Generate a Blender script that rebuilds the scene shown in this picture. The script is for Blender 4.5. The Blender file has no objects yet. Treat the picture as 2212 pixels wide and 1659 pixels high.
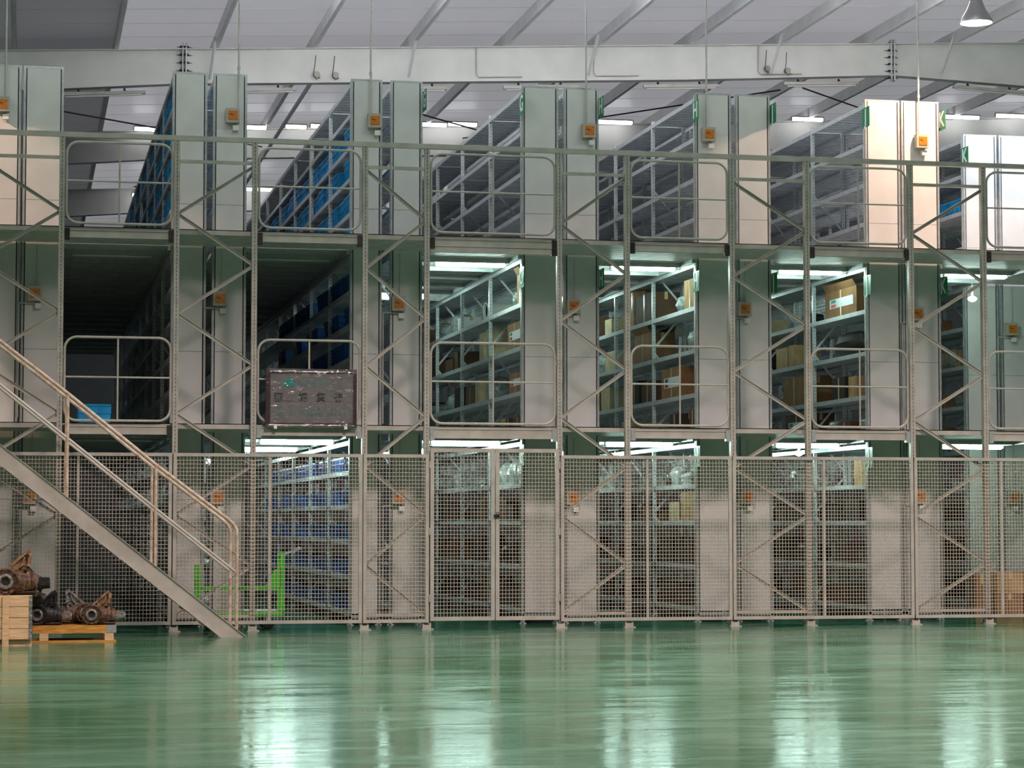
import bpy, math, random
from mathutils import Vector, Matrix
random.seed(7)
R = math.radians
S = bpy.context.scene
COL = S.collection

# ------------------------------------------------------------------ camera, world, light, exposure
cam_d = bpy.data.cameras.new('camera'); cam = bpy.data.objects.new('camera', cam_d); COL.objects.link(cam)
cam_d.sensor_width = 36; cam_d.sensor_fit = 'HORIZONTAL'; cam_d.lens = 36 * 4964 / 2212
cam_d.clip_start = 0.1; cam_d.clip_end = 200
cam.location = (0, 0, 1.37); cam.rotation_euler = (R(90) + 0.0598, 0, -0.2079)
S.camera = cam
S.view_settings.view_transform = 'Standard'; S.view_settings.look = 'None'
S.view_settings.gamma = 1; S.view_settings.exposure = 0.98; S.view_settings.use_curve_mapping = False
W = bpy.data.worlds.new('world'); S.world = W; W.use_nodes = True
W.node_tree.nodes['Background'].inputs[0].default_value = (0.95, 0.96, 1.0, 1)
W.node_tree.nodes['Background'].inputs[1].default_value = 1.0
S.cycles.max_bounces = 7; S.cycles.diffuse_bounces = 4; S.cycles.glossy_bounces = 3
S.cycles.sample_clamp_indirect = 6.0
S.cycles.use_denoising = True

def spot(name, loc, power, col, size=136, blend=0.12, radius=0.12, aim=None):
    d = bpy.data.lights.new(name, 'SPOT'); d.energy = power; d.color = col
    d.spot_size = R(size); d.spot_blend = blend; d.shadow_soft_size = radius
    o = bpy.data.objects.new(name, d); COL.objects.link(o); o.location = loc
    if aim is not None:
        o.rotation_euler = (Vector(aim) - Vector(loc)).to_track_quat('-Z', 'Y').to_euler()
    return o
WARM = (1.0, 0.80, 0.76)
SOD = (1.0, 0.60, 0.42)
# the visible high bay lamp, its neighbour off to the left, and a cold one off to the right over the white racks
spot('high_bay_light', (12.62, 29.08, 8.12), 340, SOD, 135, 0.05, 0.10)
spot('high_bay_light', (-2.9, 29.08, 8.12), 380, SOD, 127, 0.05, 0.10)
spot('high_bay_light', (15.4, 31.0, 8.35), 270, (0.86, 0.90, 1.0), 140, 0.1, 0.12)
for x_ in (-5.2, 4.6, 14.4):
    spot('high_bay_light', (x_, 19.2, 8.6), 1650, WARM, 150, 0.45, 0.6)
    spot('high_bay_light', (x_, 9.5, 8.6), 1050, WARM, 140, 0.5, 0.6)
spot('high_bay_light', (24.0, 22.0, 8.8), 900, WARM, 140, 0.3, 0.2)

# ------------------------------------------------------------------ helpers
def lin(c):
    return tuple(((v / 255) / 12.92 if v / 255 <= 0.04045 else ((v / 255 + 0.055) / 1.055) ** 2.4) for v in c) + (1,)

def mat(name, rgb, rough=0.5, metal=0.0, noise=0.0, scale=6.0, bump=0.0, emit=None, es=0.0, spec=0.5, alpha=1.0, dark=None, stretch=None, trans=0.0):
    m = bpy.data.materials.new(name); m.use_nodes = True
    nt = m.node_tree; b = nt.nodes['Principled BSDF']
    b.inputs['Base Color'].default_value = lin(rgb)
    b.inputs['Roughness'].default_value = rough; b.inputs['Metallic'].default_value = metal
    b.inputs['Specular IOR Level'].default_value = spec
    b.inputs['Alpha'].default_value = alpha
    b.inputs['Transmission Weight'].default_value = trans
    if emit is not None:
        b.inputs['Emission Color'].default_value = tuple(emit) + (1,); b.inputs['Emission Strength'].default_value = es
    if noise or bump:
        tc = nt.nodes.new('ShaderNodeTexCoord'); mp = nt.nodes.new('ShaderNodeMapping')
        nt.links.new(tc.outputs['Object'], mp.inputs[0])
        if stretch: mp.inputs['Scale'].default_value = stretch
        n = nt.nodes.new('ShaderNodeTexNoise'); n.inputs['Scale'].default_value = scale; n.inputs['Detail'].default_value = 5
        nt.links.new(mp.outputs[0], n.inputs['Vector'])
        if noise:
            cr = nt.nodes.new('ShaderNodeValToRGB')
            d = lin(dark) if dark else lin(tuple(v * (1 - noise) for v in rgb))
            cr.color_ramp.elements[0].position = 0.35; cr.color_ramp.elements[1].position = 0.65
            cr.color_ramp.elements[0].color = d; cr.color_ramp.elements[1].color = lin(rgb)
            nt.links.new(n.outputs[0], cr.inputs[0]); nt.links.new(cr.outputs[0], b.inputs['Base Color'])
        if bump:
            bp = nt.nodes.new('ShaderNodeBump'); bp.inputs['Strength'].default_value = bump; bp.inputs['Distance'].default_value = 0.02
            nt.links.new(n.outputs[0], bp.inputs['Height']); nt.links.new(bp.outputs[0], b.inputs['Normal'])
    return m

def perforated(name, rgb, rough=0.4):
    """painted upright steel with a row of punched slots (a dark slot every 50 mm along object Z)"""
    m = mat(name, rgb, rough, 0.0, noise=0.10, scale=9); nt = m.node_tree; b = nt.nodes['Principled BSDF']
    tc = nt.nodes.new('ShaderNodeTexCoord'); sp = nt.nodes.new('ShaderNodeSeparateXYZ'); nt.links.new(tc.outputs['Object'], sp.inputs[0])
    def M(op, a, bb=None):
        n = nt.nodes.new('ShaderNodeMath'); n.operation = op
        for i, v in enumerate((a, bb)):
            if v is None: continue
            if isinstance(v, (int, float)): n.inputs[i].default_value = v
            else: nt.links.new(v, n.inputs[i])
        return n.outputs[0]
    fz = M('MODULO', sp.outputs['Z'], 0.05); a = M('LESS_THAN', fz, 0.014)
    bx = M('LESS_THAN', M('ABSOLUTE', sp.outputs['X'], None), 0.005); msk = M('MULTIPLY', a, bx)
    mx = nt.nodes.new('ShaderNodeMix'); mx.data_type = 'RGBA'
    src = b.inputs['Base Color'].links[0].from_socket
    nt.links.new(msk, mx.inputs[0]); nt.links.new(src, mx.inputs[6]); mx.inputs[7].default_value = (0.02, 0.02, 0.02, 1)
    nt.links.new(mx.outputs[2], b.inputs['Base Color'])
    return m

M = {}
M['post'] = perforated('painted_post', (176, 170, 160))
M['steel'] = mat('painted_steel', (182, 176, 166), 0.38, noise=0.10, scale=5)
M['rusty'] = mat('worn_handrail', (205, 190, 172), 0.45, noise=0.3, scale=14, dark=(172, 144, 122))
M['galv'] = mat('galvanised_steel', (178, 184, 184), 0.33, 0.35, noise=0.10, scale=18)
M['rackpost'] = perforated('rack_upright', (206, 211, 212), 0.32)
M['shelf'] = mat('shelf_steel', (206, 211, 214), 0.34, 0.08, noise=0.08, scale=10)
M['panel'] = mat('end_panel_paint', (206, 207, 204), 0.34, noise=0.04, scale=2.5)
M['deck'] = mat('deck_underside', (206, 206, 202), 0.40, 0.15, noise=0.06, scale=6)
M['roof'] = mat('roof_sheet', (186, 186, 190), 0.42, 0.10, noise=0.07, scale=0.7, stretch=(1, 0.25, 1))
def brighten_roof(m):
    # translucency added to brighten the ceiling, cut back to keep the far left dim
    nt = m.node_tree; out = nt.nodes['Material Output']; b = nt.nodes['Principled BSDF']
    t = nt.nodes.new('ShaderNodeBsdfTranslucent'); t.inputs['Color'].default_value = (0.30, 0.295, 0.305, 1)
    tc = nt.nodes.new('ShaderNodeTexCoord'); sp = nt.nodes.new('ShaderNodeSeparateXYZ'); nt.links.new(tc.outputs['Object'], sp.inputs[0])
    mr = nt.nodes.new('ShaderNodeMath'); mr.operation = 'GREATER_THAN'; nt.links.new(sp.outputs['X'], mr.inputs[0]); mr.inputs[1].default_value = 1.27
    m2 = nt.nodes.new('ShaderNodeMath'); m2.operation = 'MULTIPLY_ADD'; nt.links.new(mr.outputs[0], m2.inputs[0]); m2.inputs[1].default_value = 0.34; m2.inputs[2].default_value = 0.10
    mx = nt.nodes.new('ShaderNodeMixShader'); nt.links.new(m2.outputs[0], mx.inputs[0]); nt.links.new(b.outputs[0], mx.inputs[1]); nt.links.new(t.outputs[0], mx.inputs[2]); nt.links.new(mx.outputs[0], out.inputs['Surface'])
brighten_roof(M['roof'])
M['purlin'] = mat('purlin_paint', (224, 224, 222), 0.45, noise=0.05, scale=3)
M['rafter'] = mat('rafter_paint', (222, 220, 214), 0.5, noise=0.05, scale=2)
M['wall'] = mat('wall_cladding', (120, 122, 124), 0.6, noise=0.06, scale=1.5)
M['wire'] = mat('mesh_wire', (196, 182, 166), 0.45)
M['black'] = mat('black_rubber_and_shade', (22, 22, 24), 0.6)
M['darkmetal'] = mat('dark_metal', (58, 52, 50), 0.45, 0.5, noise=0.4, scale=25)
M['rust'] = mat('rusty_casting', (120, 92, 72), 0.62, 0.35, noise=0.5, scale=22, bump=0.5, dark=(52, 38, 32))
M['tanrust'] = mat('tan_casting', (176, 138, 100), 0.55, 0.15, noise=0.35, scale=16, bump=0.3, dark=(104, 76, 54))
M['alu'] = mat('dull_aluminium', (170, 165, 160), 0.42, 0.6, noise=0.3, scale=30, bump=0.4)
M['blackcast'] = mat('blackened_casting', (50, 46, 50), 0.5, 0.3, noise=0.5, scale=24, bump=0.5)
M['wood'] = mat('pale_pine', (228, 190, 146), 0.62, noise=0.13, scale=7, stretch=(1, 6, 9), bump=0.15)
M['wood2'] = mat('orange_pine', (212, 150, 66), 0.55, noise=0.22, scale=9, stretch=(1, 6, 6))
M['orange'] = mat('orange_plate', (205, 118, 24), 0.35, noise=0.2, scale=30)
M['boxgrey'] = mat('switch_box_grey', (168, 162, 146), 0.45)
M['white'] = mat('white_plastic', (222, 220, 214), 0.45)
M['conduit'] = mat('conduit_paint', (186, 182, 176), 0.45, noise=0.1, scale=8)
M['green'] = mat('sign_green', (12, 132, 82), 0.45)
M['letter'] = mat('letter_white', (235, 240, 236), 0.45)
M['cart'] = mat('cart_green', (70, 190, 40), 0.4)
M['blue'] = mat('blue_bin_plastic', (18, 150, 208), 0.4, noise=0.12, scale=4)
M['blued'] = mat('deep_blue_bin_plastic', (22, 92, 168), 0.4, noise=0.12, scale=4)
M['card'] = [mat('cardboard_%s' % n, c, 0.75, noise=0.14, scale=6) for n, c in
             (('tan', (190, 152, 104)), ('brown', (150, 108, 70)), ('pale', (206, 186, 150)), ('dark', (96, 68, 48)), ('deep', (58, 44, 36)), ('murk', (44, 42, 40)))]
M['tape'] = mat('packing_tape', (206, 180, 130), 0.25)
M['label'] = mat('paper_label', (222, 224, 226), 0.6)
M['red'] = mat('label_red', (196, 40, 44), 0.5)
M['teal'] = mat('sign_teal', (10, 132, 130), 0.5)
M['ink'] = mat('sign_ink', (16, 18, 22), 0.5)
M['maroon'] = mat('maroon_frame', (58, 14, 22), 0.4, noise=0.25, scale=12)
M['board'] = mat('grey_board', (116, 109, 108), 0.5, noise=0.12, scale=10)
M['film'] = mat('clear_wrap', (235, 235, 235), 0.10, bump=1.0, scale=9)
_nt = M['film'].node_tree; _o = _nt.nodes['Material Output']; _mx = _nt.nodes.new('ShaderNodeMixShader'); _t = _nt.nodes.new('ShaderNodeBsdfTransparent'); _g = _nt.nodes.new('ShaderNodeBsdfGlossy')
_g.inputs['Roughness'].default_value = 0.12; _mx.inputs[0].default_value = 0.07
_nt.links.new(_nt.nodes['Bump'].outputs[0], _g.inputs['Normal']); _nt.links.new(_t.outputs[0], _mx.inputs[1]); _nt.links.new(_g.outputs[0], _mx.inputs[2]); _nt.links.new(_mx.outputs[0], _o.inputs['Surface'])
M['bag'] = mat('plastic_wrap', (176, 186, 184), 0.22, noise=0.3, scale=14, bump=0.8)
M['shade'] = mat('lamp_shade', (150, 146, 150), 0.35, 0.5)
M['lens'] = mat('high_bay_glow', (255, 255, 255), 0.4, emit=(1.0, 0.97, 0.95), es=30)
M['tube'] = mat('lit_tube', (255, 255, 255), 0.4, emit=(0.72, 1.0, 0.90), es=26)
M['tubew'] = mat('lit_roof_tube', (255, 255, 255), 0.4, emit=(0.93, 0.95, 1.0), es=5)
M['tube_fill_front'] = mat('front_roof_fill_tube', (255, 255, 255), 0.4, emit=(0.92, 1.0, 0.98), es=34)
M['tube_fill_rack'] = mat('rack_roof_fill_tube', (255, 255, 255), 0.4, emit=(0.93, 0.95, 1.0), es=52)
M['bulb'] = mat('lit_bulb', (255, 255, 255), 0.4, emit=(0.80, 1.0, 0.93), es=8)
M['off'] = mat('unlit_tube', (205, 205, 198), 0.3)

def floor_mat():
    m = bpy.data.materials.new('green_epoxy_floor'); m.use_nodes = True
    nt = m.node_tree; b = nt.nodes['Principled BSDF']; L = nt.links.new
    tc = nt.nodes.new('ShaderNodeTexCoord')
    def nz(scale, st, rot=0.0, det=6, dist=0.0):
        mp = nt.nodes.new('ShaderNodeMapping'); mp.inputs['Scale'].default_value = st; mp.inputs['Rotation'].default_value = (0, 0, rot)
        L(tc.outputs['Object'], mp.inputs[0])
        n = nt.nodes.new('ShaderNodeTexNoise'); n.inputs['Scale'].default_value = scale; n.inputs['Detail'].default_value = det
        n.inputs['Distortion'].default_value = dist; n.inputs['Roughness'].default_value = 0.6
        L(mp.outputs[0], n.inputs['Vector']); return n.outputs[0]
    def ramp(src, p0, p1, c0, c1):
        r = nt.nodes.new('ShaderNodeValToRGB'); e = r.color_ramp.elements
        e[0].position, e[1].position, e[0].color, e[1].color = p0, p1, c0, c1
        L(src, r.inputs[0]); return r.outputs[0]
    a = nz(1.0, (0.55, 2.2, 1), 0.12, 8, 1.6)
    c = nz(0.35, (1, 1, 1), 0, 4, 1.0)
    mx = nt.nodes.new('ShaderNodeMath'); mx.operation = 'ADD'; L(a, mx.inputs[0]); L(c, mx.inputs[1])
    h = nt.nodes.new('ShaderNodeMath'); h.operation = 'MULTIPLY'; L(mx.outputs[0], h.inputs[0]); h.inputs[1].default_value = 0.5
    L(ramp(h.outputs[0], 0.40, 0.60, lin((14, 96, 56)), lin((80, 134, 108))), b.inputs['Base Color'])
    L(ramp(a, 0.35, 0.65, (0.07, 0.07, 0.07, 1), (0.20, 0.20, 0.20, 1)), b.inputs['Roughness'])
    n1 = nz(2.6, (0.35, 2.6, 1), 0.08, 5, 1.4)
    bp = nt.nodes.new('ShaderNodeBump'); bp.inputs['Strength'].default_value = 0.42; bp.inputs['Distance'].default_value = 0.006
    L(n1, bp.inputs['Height']); L(bp.outputs[0], b.inputs['Normal'])
    b.inputs['Specular IOR Level'].default_value = 0.5
    return m
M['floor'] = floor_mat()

class MB:
    def __init__(s): s.v = []; s.f = []
    def add(s, vs, fs):
        o = len(s.v); s.v += [tuple(v) for v in vs]; s.f += [tuple(i + o for i in f) for f in fs]; return s
    def box(s, x0, x1, y0, y1, z0, z1):
        v = [(x0,y0,z0),(x1,y0,z0),(x1,y1,z0),(x0,y1,z0),(x0,y0,z1),(x1,y0,z1),(x1,y1,z1),(x0,y1,z1)]
        return s.add(v, [(3,2,1,0),(4,5,6,7),(0,1,5,4),(1,2,6,5),(2,3,7,6),(3,0,4,7)])
    def bar(s, p, q, w, h, up=(0, 1, 0)):
        """straight bar from p to q, w across, h along up"""
        p, q, u = Vector(p), Vector(q), Vector(up); d = (q - p).normalized(); a = d.cross(u).normalized(); u = a.cross(d).normalized()
        v = [e + a * (w / 2 * i) + u * (h / 2 * j) for e in (p, q) for i, j in ((-1,-1),(1,-1),(1,1),(-1,1))]
        return s.add(v, [(3,2,1,0),(4,5,6,7),(0,1,5,4),(1,2,6,5),(2,3,7,6),(3,0,4,7)])
    def tube(s, pts, r, n=8, closed=False):
        P = [Vector(p) for p in pts]; k = len(P); rings = []
        ref = Vector((0, 0, 1))
        for i, p in enumerate(P):
            a = P[(i - 1) % k] if (closed or i > 0) else p; b = P[(i + 1) % k] if (closed or i < k - 1) else p
            d = (b - a).normalized()
            u = ref if abs(d.dot(ref)) < 0.95 else Vector((0, 1, 0))
            if abs(d.y) < 0.3: u = Vector((0, 1, 0))
            x = d.cross(u).normalized(); y = x.cross(d).normalized()
            rr = r[i] if isinstance(r, (list, tuple)) else r
            rings.append([p + x * (rr * math.cos(2*math.pi*j/n)) + y * (rr * math.sin(2*math.pi*j/n)) for j in range(n)])
        vs = [v for g in rings for v in g]; fs = []
        for i in range(k if closed else k - 1):
            a, b = i * n, ((i + 1) % k) * n
            fs += [(a + j, a + (j + 1) % n, b + (j + 1) % n, b + j) for j in range(n)]
        if not closed: fs += [tuple(range(n))[::-1], tuple(range((k-1)*n, k*n))]
        return s.add(vs, fs)
    def lathe(s, prof, c=(0, 0, 0), axis=(0, 0, 1), n=20):
        """prof: (radius, along) list"""
        ax = Vector(axis).normalized(); c = Vector(c); u = ax.orthogonal().normalized(); w = ax.cross(u)
        vs = [c + ax * h + (u * math.cos(2*math.pi*j/n) + w * math.sin(2*math.pi*j/n)) * max(r, 1e-4) for r, h in prof for j in range(n)]
        fs = [(i*n + j, i*n + (j+1) % n, (i+1)*n + (j+1) % n, (i+1)*n + j) for i in range(len(prof)-1) for j in range(n)]
        return s.add(vs, fs)
    def prism(s, poly, o, ux, uy, t):
        """2-D polygon extruded by vector t"""
        o, ux, uy, t = Vector(o), Vector(ux), Vector(uy), Vector(t); n = len(poly)
        a = [o + ux * x + uy * y for x, y in poly]; vs = a + [p + t for p in a]
        return s.add(vs, [tuple(range(n))[::-1], tuple(range(n, 2*n))] + [(i, (i+1) % n, n + (i+1) % n, n + i) for i in range(n)])
    def mesh(s, name, m, org=(0, 0, 0), smooth=False):
        me = bpy.data.meshes.new(name); ox, oy, oz = org
        me.from_pydata([(x-ox, y-oy, z-oz) for x, y, z in s.v], [], s.f); me.materials.append(m)
        import bmesh
        bm = bmesh.new(); bm.from_mesh(me); bmesh.ops.recalc_face_normals(bm, faces=bm.faces)
        bm.to_mesh(me); bm.free()
        if smooth:
            for p in me.polygons: p.use_smooth = True
            me.set_sharp_from_angle(angle=R(38))
        return me
    def build(s, name, m, parent=None, smooth=False, org=None):
        """geometry given in world coordinates; org (or the root's place) is the origin"""
        if parent is not None:
            r = parent; 
            base = Vector(r['_o']) if '_o' in r else Vector((0,0,0))
            o2 = Vector(org) if org is not None else base
            o = bpy.data.objects.new(name, s.mesh(name, m, o2, smooth)); COL.objects.link(o)
            o.parent = parent; o.location = o2 - base; o['_o'] = tuple(o2)
        else:
            o2 = Vector(org) if org is not None else Vector(s.centre())
            o = bpy.data.objects.new(name, s.mesh(name, m, o2, smooth)); COL.objects.link(o); o.location = o2; o['_o'] = tuple(o2)
        return o
    def centre(s):
        xs, ys, zs = zip(*s.v); return ((min(xs)+max(xs))/2, (min(ys)+max(ys))/2, min(zs))

def tag(o, label, cat, group=None):
    o['label'] = label; o['category'] = cat
    if group: o['group'] = group
    return o
def empty(name, loc, label, cat, group=None):
    o = bpy.data.objects.new(name, None); COL.objects.link(o); o.location = loc; o['_o'] = tuple(loc); o.empty_display_size = 0.1
    return tag(o, label, cat, group)
def struct(name, mb, m, org=(0, 0, 0)):
    o = mb.build(name, m, org=org); o['kind'] = 'structure'; return o
def tree(o): return [o] + [d for c in o.children for d in tree(c)]
def copy_tree(o, loc=None, parent=None, label=None, group=None):
    c = o.copy(); COL.objects.link(c); c.parent = parent
    if loc is not None: c.location = loc
    if label: c['label'] = label
    if group: c['group'] = group
    for ch in o.children: copy_tree(ch, None, c)
    return c
ORD = ['first','second','third','fourth','fifth','sixth','seventh','eighth','ninth','tenth','eleventh','twelfth','thirteenth','fourteenth','fifteenth','sixteenth','seventeenth','eighteenth','nineteenth','twentieth']

# ------------------------------------------------------------------ the setting
def roof_z(x): return 8.65 + 0.0505 * x          # top of the rafters; the pitch rises to the right
fl = MB(); fl.add([(-40,-6,0),(45,-6,0),(45,62,0),(-40,62,0)], [(0,1,2,3)])
struct('floor', fl, M['floor'])
rf = MB()
# ceiling: trapezoid ribbed sheets, 1 m wide, laid across the purlins, each lap standing 12 mm proud
y = -6.0
while y < 60:
    for (a, b, dz) in ((0, 0.955, 0.0), (0.955, 1.0, -0.007)):
        x0, x1 = -14, 32
        z0, z1 = roof_z(x0) + 0.2 + dz, roof_z(x1) + 0.2 + dz
        rf.add([(x0,y+a,z0),(x1,y+a,z1),(x1,y+b,z1),(x0,y+b,z0)], [(3,2,1,0)])
        if dz: 
            for q in (a, b): rf.add([(x0,y+q,z0),(x1,y+q,z1),(x1,y+q,z1-dz),(x0,y+q,z0-dz)], [(0,1,2,3)])
    y += 1.0
struct('ceiling', rf, M['roof'])
struct('wall_back', MB().box(-14, 32, 60, 60.2, 0, 10.6), M['wall'])
struct('wall_left', MB().box(-14.2, -14, -6, 60.2, 0, 8.2), M['wall'])
struct('wall_front', MB().box(-14, 32, -6.2, -6, 0, 10.6), M['wall'])
struct('wall_right', MB().box(32, 32.2, -6, 60.2, 0, 10.6), M['wall'])

# purlins (C sections running away from the camera)
for k in range(-4, 13):
    x = 1.25 + 1.549 * k; z = roof_z(x) + 0.198
    mb = MB().box(x-.003, x+.003, 12, 60, z-.2, z).box(x, x+.062, 12, 60, z-.2, z-.194).box(x+.056, x+.062, 12, 60, z-.194, z-.172).box(x, x+.062, 12, 60, z-.006, z)
    if k < 0: lb = 'pale steel roof purlin, %s one left of the leftmost seen above the beam' % ORD[-k-1]
    elif k < 10: lb = 'pale steel roof purlin sloping in view, %s from the left above the long beam' % ORD[k]
    else: lb = 'pale steel roof purlin, %s one beyond the high bay lamp to the right' % ORD[k-10]
    tag(mb.build('roof_purlin', M['purlin'], org=(x, 12, z-.2)), lb, 'roof purlin', 'roof purlins')

# portal rafters (tapered I beams)
def rafter(Y, label):
    r = empty('roof_rafter', (2.3, Y, 8.1), label, 'roof beam', 'roof rafters')
    pr = [(-14, 7.1), (-.49, 7.98), (2.13, 8.20), (4.84, 8.33), (10.5, 8.6), (14.08, 8.82), (16.47, 8.73), (22, 8.4), (32, 7.9)]
    top = [(x, roof_z(x)) for x, _ in pr]
    MB().prism(pr + top[::-1], (0, Y-.005, 0), (1,0,0), (0,0,1), (0,.01,0)).build('web', M['rafter'], r)
    b = MB()
    for i in range(len(pr)-1):
        for q, nm in ((pr, 0), (top, 1)):
            (x0, z0), (x1, z1) = q[i], q[i+1]
            dz = 0.0 if nm == 0 else -0.014
            b.add([(x0,Y-.1,z0+dz),(x1,Y-.1,z1+dz),(x1,Y+.1,z1+dz),(x0,Y+.1,z0+dz),(x0,Y-.1,z0+.014+dz),(x1,Y-.1,z1+.014+dz),(x1,Y+.1,z1+.014+dz),(x0,Y+.1,z0+.014+dz)],
                  [(3,2,1,0),(4,5,6,7),(0,1,5,4),(1,2,6,5),(2,3,7,6),(3,0,4,7)])
    b.build('flange', M['rafter'], r)
    for x, z0, z1 in ((2.35, 8.12, 8.86), (14.1, 8.72, 9.42)):
        sp = MB().box(x-.05, x-.035, Y-.12, Y-.006, z0, z1).box(x+.0, x+.02, Y-.12, Y-.006, z0, z1).build('splice_plate', M['purlin'], r)
        bo = MB()
        for i in range(6):
            zz = z0 + .06 + i * (z1 - z0 - .12) / 5
            bo.tube([(x-.09, Y-.07, zz), (x+.05, Y-.07, zz)], .016, 6)
            bo.prism([(0, -.012), (-.1, 0), (0, .012)], (x-.05, Y-.02, zz), (1,0,0), (0,0,1), (0,.006,0))
            bo.prism([(0, -.012), (.1, 0), (0, .012)], (x+.02, Y-.02, zz), (1,0,0), (0,0,1), (0,.006,0))
        bo.build('bolt', M['darkmetal'], sp)
    return r
rafter(36.0, 'long pale steel roof beam running across above the racks, nearest one')
rafter(43.7, 'steel roof beam seen behind the lit roof tubes, second one back')
rafter(51.4, 'steel roof beam far back, third one behind the racks')
# fly braces from purlin to beam on the nearest rafter
for (x, nm) in ((2.75, 'left of the row F panels'), (5.9, 'above the rack ends at letter G'), (8.85, 'above the aisle at letter G'), (11.95, 'above the letter H aisle'), (14.95, 'below the high bay lamp')):
    z = roof_z(x)
    mb = MB().bar((x+.02, 35.35, z+.06), (x-.02, 35.86, z-.50), .05, .008, (1, 0, 0)).bar((x+.02, 35.35, z+.06), (x-.02, 35.86, z-.50), .008, .05, (1, 0, 0))
    tag(mb.build('fly_brace', M['purlin']), 'short slanting angle brace on the nearest roof beam, ' + nm, 'brace', 'fly braces')
# thin conduits clipped to the nearest beam
for x, nm in ((7.0, 'above the gate aisle'), (8.95, 'between letters G and H'), (11.75, 'left of the J aisle')):
    zt, zb = roof_z(x) - .02, roof_z(x) - .49
    tag(MB().tube([(x, 35.97, zt), (x, 35.97, zb+.05), (x+.04, 35.96, zb), (x+.75, 35.96, zb+.035)], .009, 6).build('beam_conduit', M['conduit'], smooth=True), 'thin bent conduit down the face of the near roof beam, ' + nm, 'conduit', 'beam conduits')
# diagonal roof tie rods
for (p, q, nm) in (((.3, 36.3, 7.8), (4.3, 43.5, 8.5), 'behind the leftmost aisle'), ((5.4, 36.2, 8.1), (9.6, 43.5, 8.7), 'in the roof over the letter G aisle'),
                   ((12.2, 36.2, 8.55), (8.2, 43.5, 8.8), 'over the letter H aisle'), ((12.6, 36.2, 8.6), (18.0, 43.5, 9.2), 'over the letter J aisle')):
    tag(MB().tube([p, q], .014, 6).build('roof_tie_rod', M['darkmetal'], smooth=True), 'thin dark diagonal tie rod ' + nm, 'tie rod', 'roof tie rods')
# round junction boxes with looping cable on the nearest beam
def bx_cable(x, z, nm):
    r = empty('beam_junction_box', (x, 35.95, z), 'round junction box with drooping cable on near roof beam, ' + nm, 'junction box', 'beam junction boxes')
    MB().lathe([(0,-.03),(.05,-.03),(.055,0),(.055,.03)], (x, 35.96, z), (0,1,0), 14).build('cover', M['boxgrey'], r, True)
    MB().tube([(x-.02, 35.93, z+.30), (x-.04, 35.9, z+.12), (x-.06, 35.9, z-.02), (x-.01, 35.9, z-.09), (x+.05, 35.92, z-.05)], .006, 6).build('cable', M['black'], r, True)
bx_cable(4.42, 8.45, 'left of the middle'); bx_cable(4.72, 8.45, 'right one of a close pair'); bx_cable(11.9, 8.85, 'over letter H'); bx_cable(12.25, 8.83, 'over letter J')

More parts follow.
